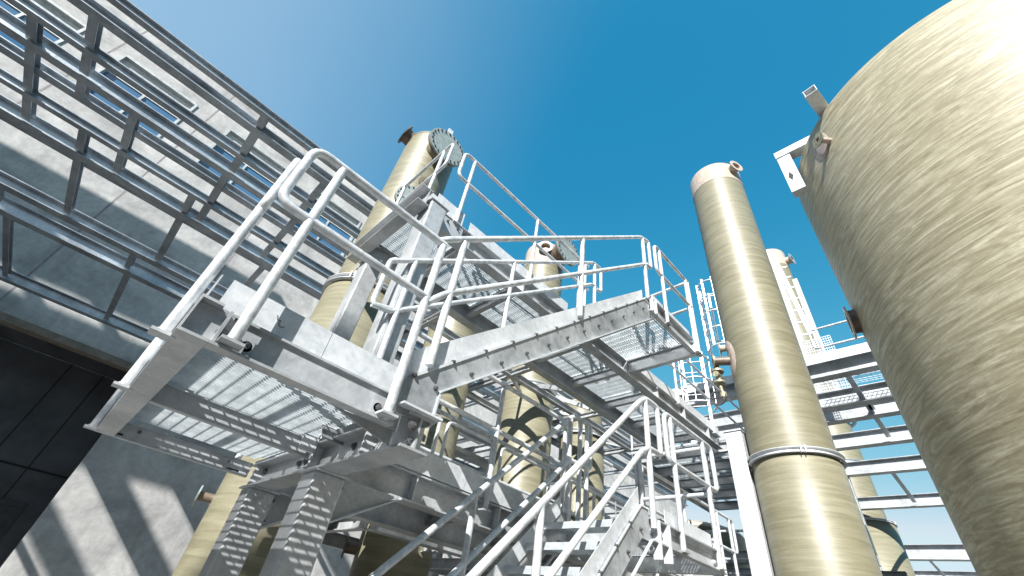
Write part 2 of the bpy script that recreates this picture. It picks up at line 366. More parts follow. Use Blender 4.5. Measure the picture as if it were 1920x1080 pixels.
# ================================================================== stairs
def stair(name, label, x0, z0, x1, z1, y0, y1, nst, toe=True, foot=True, slope_rail=None):
    t = thing(name, label, 'stair', (x0, (y0+y1)/2, z0))
    k = (z1-z0)/(x1-x0)
    for y, s_, nm in ((y0, -1, 'stringer'), (y1, 1, 'stringer')):
        dz = .235
        if foot:
            poly = [(x0, z0-.20), (x0+.205, z0-.20), (x0+.215, z0+k*.215-dz+.04), (x1+.12, z1-dz+.10*0), (x1+.12, z1), (x1, z1), (x0+.04, z0+.03), (x0-.05, z0-.08)]
        else:
            poly = [(x0, z0-dz), (x1, z1-dz), (x1+.12, z1-dz), (x1+.12, z1), (x1, z1), (x0, z0)]
        so_ = obj(nm, MB().prism(poly, 'y', y, y+.008), 'string', t)
        # lips of the channel, slightly proud
        p0 = V((x0+.04, y-.002 if s_ < 0 else y+.010, z0+.03)); p1 = V((x1, p0.y, z1))
        lips = MB(); d = .004
        yy = (y-.010, y+.0) if s_ < 0 else (y+.008, y+.018)
        lips.prism([(x0+.04, z0+.03), (x1, z1), (x1+.12, z1), (x1+.12, z1-.012), (x1+.004, z1-.012), (x0+.05, z0+.018)], 'y', *yy)
        xb = x0+.215 if foot else x0
        zb = z0+k*.215-dz+.04 if foot else z0-dz
        yl = (y-.024, y+.0) if s_ < 0 else (y+.008, y+.032)
        lips.prism([(xb, zb), (x1+.12, z1-dz), (x1+.12, z1-dz+.011), (xb-.002, zb+.013)], 'y', *yl)
        if foot: lips.prism([(x0+.205, z0-.20), (x0+.217, z0-.20), (x0+.227, zb-.001), (x0+.215, zb-.001)], 'y', y-.014, y+.06)
        obj('flange_edge', lips, 'plate', so_)
        if toe:
            tb = MB().prism([(x0-.02, z0-.04), (x1, z1-.03), (x1, z1+.135), (x0-.02, z0+.145)], 'y', y+.012 if s_ < 0 else y-.01, y+.018 if s_ < 0 else y-.004)
            obj('toe_board', tb, 'plate', t)
    run = (x1-x0)/nst
    tr0 = None
    for i in range(1, nst+1):
        x = x0 + run*i - run*.5; z = z0 + k*(x-x0) - .06
        if tr0 is None:
            mb = grating(x-.12, x+.12, y0+.02, y1-.02, z, p=.034, q=.05, along='y'); mb.box(x-.128, x-.1241, y0+.02, y1-.02, z-.05, z+.001)
            tr0 = obj('tread', mb, 'grate', t); X0, Z0 = x, z
        else:
            c = tr0.copy(); COL.objects.link(c); c.parent = t; c.location = (x-X0, 0, z-Z0)
        for dx, dz_ in ((-.075, -.028), (.075, -.038)):
            if y0 < 2: bolt(t, (x+dx, y0, z+dz_+.012), (0, -1, 0), .0085, .014)
    return t, k
us, ku = stair('upper_stair', 'upper stair flight with bolted stringers rising right to the top landing against the sky', .99, 2.60, 3.64, 4.90, 1.90, 2.72, 12)
# its two hand rails
def stair_rail(par, y, pts_top, pts_mid, posts, r=TR):
    g = obj('hand_rail', MB().tube([(a, y, c) for a, c in pts_top], r, .05), 'tube', par)
    obj('mid_rail', MB().tube([(a, y, c) for a, c in pts_mid], r*.97, .05), 'tube', g)
    for x, za, zb in posts: obj('post', MB().tube([(x, y, za), (x, y, zb)], r*1.03), 'tube', g)
    return g
stair_rail(us, 1.875, [(.90, 3.54), (.955, 3.60), (3.66, 5.96), (3.86, 6.03), (3.86, 5.53), (3.74, 5.52)], [(.95, 3.06), (1.06, 3.20), (3.63, 5.43), (3.76, 5.53)],
           [(1.085, 2.70, 3.68), (2.41, 3.86, 4.85), (3.70, 4.93, 5.97)])
stair_rail(us, 2.76, [(.955, 3.90), (1.0, 3.94), (3.82, 6.10), (4.02, 6.12), (4.02, 5.66), (3.9, 5.64)], [(.955, 3.44), (1.12, 3.47), (3.80, 5.66), (3.9, 5.66)],
           [(1.17, 2.78, 4.06), (2.3, 3.75, 4.94), (3.5, 4.75, 5.85), (3.86, 5.0, 6.11)])
obj('rail_loop', MB().tube([(1.12, 2.76, 3.49), (.955, 2.76, 3.44), (.955, 2.76, 3.90), (1.0, 2.76, 3.95)], TR, .05), 'tube', us)

# top landing of the upper stair
tl = thing('stair_top_landing', 'galvanised top landing at the head of the upper stair, guard rail against the sky', 'platform', (4.3, 2.4, 4.8))
obj('front_channel', MB().box(3.765, 4.90, 1.93, 1.938, 4.812, 5.018).box(3.765, 4.90, 1.88, 1.937, 4.80, 4.8115).box(3.765, 4.90, 1.88, 1.937, 5.0185, 5.03), 'galv', tl)
obj('end_beam', MB().ibeam((4.92, 1.89, 4.79), (4.92, 2.90, 4.79), .075, .2), 'galv', tl)
obj('start_beam', MB().ibeam((3.87, 1.945, 4.79), (3.87, 2.90, 4.79), .13, .2), 'galv', tl)
obj('grating', grating(3.94, 4.87, 1.95, 2.90, 5.025, q=.1), 'grate', tl)
obj('toe_board', MB().box(3.95, 4.93, 1.941, 1.947, 5.035, 5.19), 'plate', tl)
obj('toe_board', MB().box(4.962, 4.968, 1.95, 2.92, 5.035, 5.19), 'plate', tl)
obj('end_plate', MB().box(3.80, 3.812, 1.86, 1.928, 4.815, 5.02).box(3.88, 3.892, 1.86, 1.928, 4.815, 5.02), 'plate', tl)
railing(tl, 'x', 1.875, (4.16, 4.93), 4.83, 6.11, 5.62, 4.02, 5.0, True, False)
railing(tl, 'y', 5.0, (1.875, 2.85), 4.83, 6.11, 5.62, 1.86, 2.9, False, False)
for x in (4.16, 4.93): bolt(tl, (x+.05, 1.929, 4.9), (0, -1, 0), .012, .024)

# ================================================================== lower stair + its landing
ls, kl = stair('lower_stair', 'lower stair flight with pale hand rails climbing from the ground at the bottom', .78, .10, 3.30, 2.56, 1.90, 2.72, 13, foot=False)
stair_rail(ls, 1.875, [(.80, 1.0), (3.33, 3.44), (3.46, 3.535), (3.67, 3.535), (3.67, 3.07), (3.47, 3.06)], [(.80, .53), (3.32, 2.98), (3.46, 3.06), (3.5, 3.06)],
           [(.95, .1, 1.12), (2.1, 1.35, 2.25), (3.45, 2.42, 3.52)], r=.0245)
stair_rail(ls, 2.74, [(.80, 1.0), (3.43, 3.50), (3.50, 3.54), (3.78, 3.54), (3.78, 3.07), (3.5, 3.06)], [(.80, .53), (3.40, 3.02), (3.46, 3.06), (3.5, 3.06)],
           [(.95, .1, 1.12), (2.3, 1.55, 2.45), (3.43, 2.45, 3.50), (3.6, 2.45, 3.53), (3.72, 2.45, 3.53)], r=.0245)
ll = thing('lower_landing', 'galvanised landing with toe plate and looped guard rail at the head of the lower stair', 'platform', (4.0, 2.4, 2.3))
obj('front_channel', MB().box(3.43, 4.70, 1.925, 1.933, 2.342, 2.488).box(3.43, 4.70, 1.870, 1.932, 2.33, 2.3415).box(3.43, 4.70, 1.870, 1.932, 2.4885, 2.50), 'galv', ll)
obj('end_beam', MB().ibeam((4.72, 1.93, 2.32), (4.72, 2.90, 2.32), .08, .18), 'galv', ll)
obj('start_beam', MB().ibeam((3.48, 1.94, 2.32), (3.48, 2.90, 2.32), .10, .18), 'galv', ll)
obj('grating', grating(3.45, 4.70, 1.94, 2.90, 2.497, q=.1), 'grate', ll)
obj('toe_board', MB().box(3.72, 4.60, 1.915, 1.921, 2.455, 2.625), 'plate', ll)
for x in (3.50, 3.66): obj('end_plate', MB().box(x, x+.012, 1.85, 1.924, 2.22, 2.49), 'plate', ll)
for p in ((3.47, 2.41), (3.47, 2.29), (3.62, 2.42), (3.72, 2.40), (4.60, 2.40)): bolt(ll, (p[0], 1.924, p[1]), (0, -1, 0), .014, .024, 'galv')
railing(ll, 'x', 1.875, (3.92, 4.62), 2.35, 3.535, 3.07, 3.80, 4.84, True, True)
railing(ll, 'y', 4.82, (1.95, 2.75), 2.35, 3.535, 3.05, 1.93, 2.8, False, True)

# ================================================================== level 1 walkway
w1 = thing('lower_walkway', 'long galvanised walkway at first level behind the stairs, with toe plates and two-bar railing', 'walkway', (4, 3.5, 2.25))
obj('front_beam', MB().box(1.225, 9.0, 3.04, 3.049, 2.292, 2.468).box(1.225, 9.0, 2.97, 3.12, 2.28, 2.2915).box(1.225, 9.0, 2.97, 3.12, 2.4685, 2.48), 'galv', w1)
obj('back_beam', MB().box(1.225, 9.0, 4.0, 4.009, 2.262, 2.468).box(1.225, 9.0, 3.93, 4.08, 2.25, 2.2615).box(1.225, 9.0, 3.93, 4.08, 2.4685, 2.48), 'galv', w1)
for x in (1.9, 2.8, 3.7, 4.6, 5.5, 6.4, 7.3, 8.2):
    obj('cross_beam', MB().chan((x, 3.051, 2.36), (x, 3.998, 2.36), .05, .10, 1), 'galv', w1)
    obj('stiffener', MB().box(x-.006, x+.006, 2.972, 3.039, 2.293, 2.467), 'plate', w1)
for a in (1.07, 1.95, 2.85, 3.75, 4.65, 5.55, 6.45, 7.35, 8.25):
    obj('grating', grating(a+.005, a+.885 if a > 1.1 else 1.945, 2.985, 4.06, 2.51, q=.1, along='y'), 'grate', w1)
obj('toe_board', MB().box(1.10, 2.35, 2.962, 2.968, 2.49, 2.655), 'plate', w1)
obj('toe_board', MB().box(2.353, 3.62, 2.964, 2.970, 2.49, 2.655), 'plate', w1)
obj('toe_board', MB().box(4.9, 9.0, 2.964, 2.970, 2.49, 2.655), 'plate', w1)
obj('toe_board', MB().box(1.1, 9.0, 4.085, 4.091, 2.49, 2.655), 'plate', w1)
railing(w1, 'x', 2.945, (2.60, 3.60), 2.40, 3.555, 3.08, 1.35, 3.66, False, False)
railing(w1, 'x', 2.945, (5.2, 6.3, 7.4, 7.85), 2.40, 3.575, 3.10, 5.0, 8.0, False, True)
railing(w1, 'x', 4.12, (1.4, 2.5, 3.6, 4.7, 5.8, 6.9, 8.0), 2.45, 3.555, 3.08, 1.3, 9.0, False, False)
for a, b_ in ((1.25, 1.99), (2.08, 2.66), (2.74, 3.44), (3.80, 4.40)):
    obj('hoop_guard', MB().tube([(a, 3.0, 2.5), (a, 3.0, 2.985), (b_, 3.0, 2.985), (b_, 3.0, 2.5)], .0165, .06), 'tube', w1)

# ================================================================== support beam under the half landing, columns
for i, (x, lab) in enumerate(((1.14, 'heavy steel beam under the half landing running across the tops of the two nearest lower columns'),)):
    sb = thing('support_beam', lab, 'beam', (x, 3, 2.25))
    obj('beam', MB().ibeam((x, 1.885, 2.25), (x, 4.17, 2.25), .165, .18, .013, .010), 'galv', sb)
    for y in (1.97, 2.30, 3.0, 4.05):
        obj('stiffener', MB().box(x-.080, x-.006, y-.005, y+.005, 2.264, 2.416).box(x+.006, x+.080, y-.005, y+.005, 2.264, 2.416), 'plate', sb)
    obj('seat_plate', MB().box(.985, 1.235, 1.84, 1.98, 2.4315, 2.443), 'plate', sb)
    obj('knee_plate', MB().prism([(1.05, 2.26), (.72, 2.33), (1.05, 2.34)], 'y', 1.985, 1.992), 'galv', sb)
    obj('splice_plate', MB().box(1.045, 1.055, 2.93, 3.09, 2.27, 2.47).box(.95, 1.044, 2.93, 2.942, 2.35, 2.45), 'plate', sb)
    for y, z in ((2.96, 2.30), (3.06, 2.30), (2.96, 2.40), (3.06, 2.41), (1.93, 2.38), (1.93, 2.30), (2.55, 2.37), (4.0, 2.38)): bolt(sb, (x-.0055 if y not in (2.96, 3.06) else 1.045, y, z), (-1, 0, 0), .013, .024)
bolt(sb, (1.09, 1.88, 2.36), (0, -1, 0), .014, .026); bolt(sb, (1.00, 1.97, 2.36), (0, -1, 0), .014, .026)

def column(x0, x1, y0, y1, z0, z1, label, group='box section steel columns', arm=False, mat='galv'):
    t = thing('steel_column', label, 'column', ((x0+x1)/2, (y0+y1)/2, z0), group)
    obj('shaft', MB().box(x0, x1, y0, y1, z0+.012, z1-.012), mat, t, bevel=.012)
    obj('cap_plate', MB().box(x0-.02, x1+.02, y0-.015, y1+.015, z1-.0118, z1-.001), 'plate', t)
    obj('base_plate', MB().box(x0-.04, x1+.04, y0-.04, y1+.04, z0, z0+.0118), 'galv', t)
    if arm:
        k = MB().prism([(x1+.001, 2.262), (x1+.46, 2.262), (x1+.001, 2.00)], 'y', (y0+y1)/2-.006, (y0+y1)/2+.006)
        obj('gusset', k, 'galv', t)
        obj('gusset_flange', MB().bar((x1+.004, (y0+y1)/2, 1.992), (x1+.47, (y0+y1)/2, 2.255), .10, .01).box(x1+.0012, x1+.012, (y0+y1)/2-.05, (y0+y1)/2+.05, 1.96, 2.262), 'plate', t)
        for z in (2.06, 2.2): bolt(t, (x1+.012, (y0+y1)/2-.03, z), (1, 0, 0), .011, .018)
    return t
column(1.06, 1.264, 2.79, 3.0, 0, 2.249, 'lower steel column nearest the camera, striped by grating shadow, holding up the half landing beam', arm=True)
column(1.06, 1.264, 3.93, 4.13, 0, 2.249, 'lower steel column further back, between the green-gold pipe and the nearer column', arm=True)
column(1.116, 1.306, 2.79, 3.02, 2.45, 4.93, 'tall pale upper column right of the big cylinder, reaching the end of the upper walkway')
column(1.116, 1.306, 3.93, 4.15, 2.45, 4.78, 'upper column standing directly in front of the tall left fibreglass cylinder')
column(7.8, 8.08, 2.45, 2.73, 0, 4.96, 'bright white sunlit steel column left of the tall right fibreglass cylinder', mat='plate')
for x in (4.4, 7.0):
    column(x, x+.2, 3.7, 3.9, 0, 2.24, 'steel column under the lower walkway %s' % ('behind the lower landing' if x < 5 else 'at its far end'))

# ================================================================== level 2 walkway
w2 = thing('upper_walkway', 'long upper galvanised walkway seen from below, with grating panels between two dark edge beams', 'walkway', (4.5, 3.5, 4.8))
obj('front_beam', MB().box(1.31, 8.15, 2.995, 3.004, 4.812, 5.018).box(1.31, 8.15, 2.925, 3.00+.055, 4.80, 4.8115).box(1.31, 8.15, 2.925, 3.055, 5.0185, 5.03), 'galv', w2)
obj('back_beam', MB().box(1.10, 8.15, 4.03, 4.039, 4.812, 5.018).box(1.10, 8.15, 3.955, 4.09, 4.80, 4.8115).box(1.10, 8.15, 3.955, 4.09, 5.0185, 5.03), 'galv', w2)
obj('end_beam', MB().box(1.06, 1.068, 2.80, 4.25, 4.812, 5.018).box(.97, 1.10, 2.80, 4.25, 4.80, 4.8115).box(.97, 1.10, 2.80, 4.25, 5.0185, 5.03), 'galv', w2)
obj('cap_box', MB().box(1.112, 1.30, 2.93, 3.02, 4.94, 5.16), 'plate', w2)
obj('bracket', MB().prism([(1.31, 4.79), (1.62, 4.79), (1.62, 4.98), (1.31, 4.98)], 'y', 2.915, 2.9215), 'galv', w2)
for x in (1.33, 1.41, 1.55): bolt(w2, (x, 2.914, 4.93), (0, -1, 0), .009, .016)
xs = [1.75, 2.65, 3.55, 4.03, 4.93, 5.83, 6.73, 7.63]
for x in xs:
    obj('cross_beam', MB().ibeam((x, 3.058, 4.84), (x, 3.952, 4.84), .07, .12, .008, .007), 'galv', w2)
    obj('stiffener', MB().box(x-.006, x+.006, 2.928, 2.994, 4.813, 5.017), 'galv', w2)
xs2 = [1.12] + xs + [8.1]
for a, b_ in zip(xs2[:-1], xs2[1:]):
    obj('grating', grating(a+.006, b_-.006, 3.01, 4.02, 5.062, q=.1, t=.006), 'grate', w2)
obj('toe_board', MB().box(1.22, 1.60, 2.935, 2.941, 5.035, 5.235), 'plate', w2)
obj('toe_board', MB().box(1.70, 3.50, 2.937, 2.943, 5.035, 5.19), 'plate', w2)
obj('toe_board', MB().box(4.98, 6.6, 2.935, 2.941, 5.035, 5.19), 'plate', w2)
obj('toe_board', MB().box(6.603, 8.12, 2.937, 2.943, 5.035, 5.19), 'plate', w2)
obj('toe_board', MB().box(1.1, 8.12, 4.10, 4.106, 5.035, 5.19), 'plate', w2)
railing(w2, 'x', 2.92, (1.51, 2.72, 3.84), 4.99, 6.17, 5.70, 1.345, 3.92, True, False, r=.022)
railing(w2, 'y', 1.16, (3.12, 4.0), 4.99, 6.17, 5.70, 2.93, 4.03, True, False, r=.021)
railing(w2, 'x', 2.92, (5.2, 6.5, 7.86), 4.99, 6.14, 5.67, 5.04, 9.6, False, False, r=.022)
railing(w2, 'x', 4.13, (1.3, 2.6, 3.9, 5.2, 6.5, 7.8), 4.99, 6.14, 5.67, 1.16, 8.1, False, False, r=.021)
# second, wider floor to the right of it
w3 = thing('far_platform', 'far grating platform at upper level between the long walkway and the tall right cylinder', 'platform', (9.6, 3.4, 4.8))
obj('front_beam', MB().ibeam((8.2, 2.55, 4.75), (11.9, 2.55, 4.75), .12, .24), 'galv', w3)
obj('back_beam', MB().ibeam((8.2, 4.85, 4.75), (11.9, 4.85, 4.75), .12, .24), 'galv', w3)
for x in (8.25, 9.1, 10.0, 10.9, 11.85):
    obj('cross_beam', MB().ibeam((x, 2.615, 4.78), (x, 4.785, 4.78), .10, .18), 'galv', w3)
for a, b_ in zip((8.2, 9.1, 10.0, 10.9), (9.1, 10.0, 10.9, 11.8)):
    obj('grating', grating(a+.006, b_-.006, 2.50, 4.88, 5.03, q=.1, t=.007), 'grate', w3)
obj('toe_board', MB().box(8.2, 11.9, 2.49, 2.496, 5.0, 5.17), 'plate', w3)
railing(w3, 'x', 4.9, (8.3, 9.2, 10.1, 11.0, 11.8), 5.0, 6.14, 5.67, 8.2, 11.9, False, False, r=.021)
railing(w3, 'y', 11.9, (2.6, 3.7, 4.8), 5.0, 6.14, 5.67, 2.5, 4.9, False, False, r=.021)

# ================================================================== caged ladders
def ladder(name, label, c, phi, z0, z1, zc0, zc1, rr=.33, k_=1.0):
    t = thing(name, label, 'ladder', (c[0], c[1], z0), 'caged access ladders')
    u = V((math.cos(phi), math.sin(phi), 0)); n = V((-math.sin(phi), math.cos(phi), 0)); C0 = V((c[0], c[1], 0))
    for s_ in (-1, 1): obj('stile', MB().bar(C0+n*(.22*k_)*s_+V((0, 0, z0)), C0+n*(.22*k_)*s_+V((0, 0, z1)), .035, .06, tuple(n)), 'tube', t)
    mb = MB(); z = z0+.2
    while z < z1: mb.cyl(C0-n*(.21*k_)+V((0, 0, z)), C0+n*(.21*k_)+V((0, 0, z)), .012, 8); z += .28
    obj('rungs', mb, 'tube', t)
    z = zc0; k = 0
    while z <= zc1+.01:
        pts = []
        for j in range(15):
            a = -PI*.62 + PI*1.24*j/14; pts.append(C0 + u*(.36*k_+rr*math.cos(a)*1.0) + n*(rr*math.sin(a)*1.1) + V((0, 0, z)))
        obj('cage_hoop', MB().tube([C0-n*(.22*k_)+V((0, 0, z))]+pts+[C0+n*(.22*k_)+V((0, 0, z))], .02*k_, 0, 8), 'tube', t); z += .55*k_
    for a in (-PI*.5, -PI*.25, 0, PI*.25, PI*.5):
        q = C0 + u*(.36*k_+rr*math.cos(a)) + n*(rr*math.sin(a)*1.1)
        obj('cage_strap', MB().bar(q+V((0, 0, zc0)), q+V((0, 0, zc1)), .012, .055*k_, tuple(u)), 'tube', t)
    return t
ladder('caged_ladder', 'white caged ladder high against the sky just left of the tall right cylinder', (14.42, 4.01), math.radians(120), 0.0, 13.9, 10.65, 13.8, .49, 1.36)
ladder('caged_ladder', 'caged ladder rising from the end of the upper walkway, seen through its railing', (8.9, 3.55), math.radians(200), 5.05, 7.3, 5.9, 7.1, .33)

# ================================================================== fibreglass columns
def flange_nozzle(par, c, R, phi, z, L, r, fr, blind=False, mat='frp', fmat=None, pad=False, tilt=0.0, bolts=16):
    n = V((math.cos(phi)*math.cos(tilt), math.sin(phi)*math.cos(tilt), math.sin(tilt)))
    p = V((c[0], c[1], z)) + n*(R-.06); q = V((c[0], c[1], z)) + n*(R+L)
    nz = obj('nozzle', MB().cyl(p, q, r, 28, caps=False).cyl(p, q, r*.86, 28, caps=False), mat, par)
    t = max(.018, fr*.09)
    fo = obj('flange', MB().ring(q-n*t, q, fr, r*.85), fmat or mat, nz)
    ref = V((0, 0, 1)); u = n.cross(ref).normalized(); w_ = n.cross(u)
    if blind:
        obj('blind_flange', MB().cyl(q+n*.003, q+n*(.003+t), fr, 40), 'blind', nz)
        mb = MB()
        for j in range(bolts):
            a = 2*PI*j/bolts; e = q + (u*math.cos(a)+w_*math.sin(a))*fr*.88
            mb.cyl(e-n*(t+.03), e+n*(t+.032), fr*.028, 6, smooth=False); mb.cyl(e+n*(t+.003), e+n*(t+.022), fr*.05, 6, smooth=False)
        obj('bolts', mb, 'bolt', nz)
    else:
        obj('bore', MB().cyl(q-n*min(.5, L+.05), q-n*min(.48, L+.03), r*.85, 24), 'hole', nz)
    if pad: obj('pad', MB().patch(c, R, phi, z, pad[0], pad[1]), pad[2] if len(pad) > 2 else 'pad', par)
    return nz

def clamp_ring(par, c, R, z, mat='plate', w_=.10, lug=None):
    mb = MB(); prof = [(R+.003, z), (R+w_*.62, z), (R+w_*.62, z+.012), (R+.016, z+.012), (R+.016, z+w_-.012), (R+w_*.62, z+w_-.012), (R+w_*.62, z+w_), (R+.003, z+w_)]
    mb.lathe(c, prof, 72)
    g = obj('clamp_ring', mb, mat, par)
    if lug is not None:
        n = V((math.cos(lug), math.sin(lug), 0)); t = V((-n.y, n.x, 0)); q = V((c[0], c[1], z+w_/2))+n*(R+w_*.4)
        for s_ in (-.03, .03): obj('lug', MB().bar(q+t*s_-n*.05, q+t*s_+n*.05, .012, w_*1.3), 'plate', g)
        obj('lug_bolt', MB().cyl(q-t*.07+n*.02, q+t*.07+n*.02, .012, 8), 'bolt', g)
    return g

def vessel(name, label, c, Rl, Ru, zr, ztop, cap_z=None, ring=True, dome=.18, lug=None, group='fibreglass columns', capmat='cap'):
    t = thing(name, label, 'tank', (c[0], c[1], 0), group)
    zc = cap_z if cap_z else ztop
    obj('lower_shell', MB().lathe(c, [(Rl, .05), (Rl, zr*.5), (Rl, zr-.02), (Ru+.002, zr)], 96), 'frp', t)
    obj('upper_shell', MB().lathe(c, [(Ru, zr+.001), (Ru, (zr+zc)/2), (Ru, zc)], 96), 'frp', t)
    prof = [(Ru+.006, zc-.004)]
    for k in range(9):
        a = k/8*PI/2; prof.append((max(.001, (Ru+.006)*math.cos(a)) if k else Ru+.006, ztop + dome*math.sin(a)))
    obj('head', MB().lathe(c, prof, 96), capmat, t)
    if ring: clamp_ring(t, c, Rl, zr-.02, w_=.085, lug=lug)
    return t

cA = (1.89, 5.8)
A = vessel('fibreglass_column', 'tall fibreglass cylinder on the left with a bolted blind flange and a brown nozzle near its top', cA, .61, .55, 5.40, 9.62, ring=True, dome=.30, lug=math.radians(225), capmat='frp')
flange_nozzle(A, cA, .55, math.radians(269), 9.12, .22, .30, .43, True, 'frp', 'brown', bolts=22)
flange_nozzle(A, cA, .55, math.radians(256), 7.28, .16, .25, .33, True, 'frp', 'brown', bolts=20)
flange_nozzle(A, cA, .50, math.radians(172), 9.52, .20, .17, .235, False, 'brown', 'brown', tilt=.25)
flange_nozzle(A, cA, .61, math.radians(168), 2.35, .16, .045, .10, False, 'brown', 'blind')
flange_nozzle(A, cA, .55, math.radians(262), 7.95, .10, .06, .13, False, 'brown', 'brown')
obj('lifting_lug', MB().box(1.83, 1.95, 5.2, 5.23, 9.85, 10.02), 'plate', A)
obj('stay_bracket', MB().box(1.32, 1.70, 4.9, 5.0, 5.28, 5.36).box(1.32, 1.36, 4.2, 4.9, 5.28, 5.36), 'galv', A)

cT = (3.65, 5.8)
T0 = vessel('fibreglass_column', 'shorter fibreglass column partly hidden under the walkways, between the two tall ones', cT, .50, .46, 5.0, 6.0, dome=.15)
flange_nozzle(T0, cT, .50, math.radians(150), 2.25, .16, .07, .13, False, 'brown', 'brown')
cB = (5.84, 5.8)
Bc = vessel('fibreglass_column', 'middle fibreglass column whose head with round openings shows above the upper walkway', cB, .53, .50, 5.55, 9.55, dome=.28, lug=math.radians(200), cap_z=9.0)
flange_nozzle(Bc, cB, .50, math.radians(224), 9.38, .10, .14, .19, False, 'cap', 'cap')
flange_nozzle(Bc, cB, .50, math.radians(268), 9.30, .30, .28, .41, True, 'brown', 'brown', bolts=20)
flange_nozzle(Bc, cB, .53, math.radians(255), 3.1, .22, .16, .22, False, 'brown', 'brown')
obj('strut', MB().bar((5.5, 5.35, 5.5), (5.2, 4.1, 4.95), .05, .08).bar((6.1, 5.3, 5.5), (6.3, 4.1, 4.95), .05, .08), 'galv', Bc)
cB2 = (7.67, 5.8)
B2 = vessel('fibreglass_column', 'narrow fibreglass column behind the stair rails to the right of the middle column', cB2, .49, .455, 5.25, 6.0, dome=.12, lug=math.radians(190))

cR = (8.1, 1.83); RR = .62
Rc = vessel('fibreglass_column', 'tall right fibreglass cylinder with steel clamp ring and pinkish head, glossy in the sun', cR, .635, .615, 4.36, 11.95, cap_z=11.35, dome=.18, lug=math.radians(206))
flange_nozzle(Rc, cR, .615, math.radians(243), 11.72, .15, .13, .19, False, 'cap', 'cap')
flange_nozzle(Rc, cR, .615, math.radians(116), 6.34, .30, .085, .15, False, 'brown', 'valve', pad=(.30, .42))
flange_nozzle(Rc, cR, .615, math.radians(104), 6.72, .12, .07, .12, False, 'cap', 'valve')
obj('wall_pad', MB().patch(cR, .635, math.radians(126), 2.3, .22, .50), 'brown', Rc)
flange_nozzle(Rc, cR, .635, math.radians(110), 2.35, .12, .18, .25, False, 'cap', 'brown')
vv = MB(); q = V((7.80, 2.62, 6.34))
vv.cyl(q+V((0, .02, -.02)), q+V((0, .02, -.42)), .05, 16); vv.cyl(q+V((0, .02, -.16)), q+V((0, .02, -.20)), .12, 18); vv.cyl(q+V((0, .02, -.40)), q+V((0, .02, -.44)), .11, 18)
vv.cyl(q+V((-.12, .02, -.28)), q+V((.12, .02, -.28)), .06, 14); vv.cyl(q+V((0, .02, -.44)), q+V((.03, .0, -.75)), .035, 10); vv.cyl(q+V((.03, .0, -.62)), q+V((.03, .0, -.72)), .06, 12)
obj('valve', vv, 'valve', Rc)
obj('hand_wheel', MB().ring(q+V((-.02, .10, -.72)), q+V((.01, .10, -.72)), .15, .12, 24).bar(q+V((-.005, -.03, -.72)), q+V((-.005, .23, -.72)), .02, .02).bar(q+V((-.005, .1, -.85)), q+V((-.005, .1, -.59)), .02, .02, (0, 1, 0)), 'rubber', Rc)
obj('stay_bracket', MB().box(7.90, 8.02, 2.40, 2.455, 4.36, 4.44), 'plate', Rc)

cC = (26.7, 4.04)
C3 = vessel('fibreglass_column', 'distant fibreglass column seen between the tall right cylinder and the huge tank', cC, 1.24, 1.02, 7.75, 24.9, cap_z=23.6, dome=.3, lug=math.radians(260))
flange_nozzle(C3, cC, 1.02, math.radians(262), 24.0, .40, .26, .42, False, 'cap', 'blind')
clamp_ring(C3, cC, 1.24, 12.6, 'dark_galv', .14)
clamp_ring(C3, cC, 1.24, 10.2, 'dark_galv', .14)

# lattice mast in front of it
lm = thing('ladder_mast', 'white latticed mast with mesh panel right of the tall right cylinder', 'mast', (14.5, 1.8, 8.46))
DM = 14.6
a = math.radians(8.1); b2 = math.radians(6.35); xa, ya, xb, yb = DM*math.cos(a), DM*math.sin(a), DM*math.cos(b2), DM*math.sin(b2)
for x, y, zt in ((xa, ya, 14.45), (xb, yb, 12.9)):
    obj('leg', MB().box(x-.06, x+.06, y-.075, y+.075, 8.465, zt), 'tube', lm)
for i in range(10):
    z = 9.1+i*.5
    obj('rung', MB().bar((xa, ya-.08, z), (xb, yb+.08, z), .035, .035), 'tube', lm)
obj('brace', MB().bar((xa, ya-.08, 14.1), (xb, yb+.14, 10.6), .06, .12), 'dark_galv', lm)
mb = MB()
for i in range(22):
    z = 8.5+i*.085; mb.box(xa-.075, xa-.069, yb-.35, ya+.35, z, z+.018)
for i in range(18):
    y = yb-.35+i*.065; mb.box(xa-.067, xa-.061, y, y+.014, 8.5, 10.3)
obj('mesh_panel', mb, 'plate', lm)

# ================================================================== huge tank
a0 = math.radians(-17.4); cK = (8.5*math.cos(a0), 8.5*math.sin(a0)); RK = 2.81
tk = thing('storage_tank', 'huge streaky beige fibreglass storage tank filling the right edge of the view', 'tank', (cK[0], cK[1], 0))
prof = [(RK, .02)] + [(RK, z) for z in (2, 4, 6, 8)] + [(RK, 9.63)]
for k in range(1, 9):
    a = k/8*PI/2; prof.append((RK*math.cos(a) if k < 8 else .01, 9.63 + .45*math.sin(a)))
prof[6] = (RK-.01, 9.66)
obj('shell', MB().lathe(cK, prof, 220), 'tank', tk)
flange_nozzle(tk, cK, RK, math.radians(135), 8.98, .21, .05, .135, False, 'cap', 'valve')
obj('pad', MB().patch(cK, RK, math.radians(131), 9.12, .20, .30), 'pad', tk)
flange_nozzle(tk, cK, RK, math.radians(97), 6.42, .12, .20, .28, False, 'brown', 'cap')
obj('lifting_bracket', MB().chan((5.60, -.64, 9.78), (6.75, -.80, 9.70), .21, .20, 1, .012, .012).chan((5.605, -.64, 9.785), (5.68, -.65, 9.785), .18, .18, -1, .012, .012), 'plate', tk)
obj('rim_bracket', MB().box(6.62, 6.80, .04, .27, 8.72, 9.80).chan((6.71, .28, 9.805), (6.71, -.75, 9.805), .22, .18, 1, .012, .012), 'plate', tk)
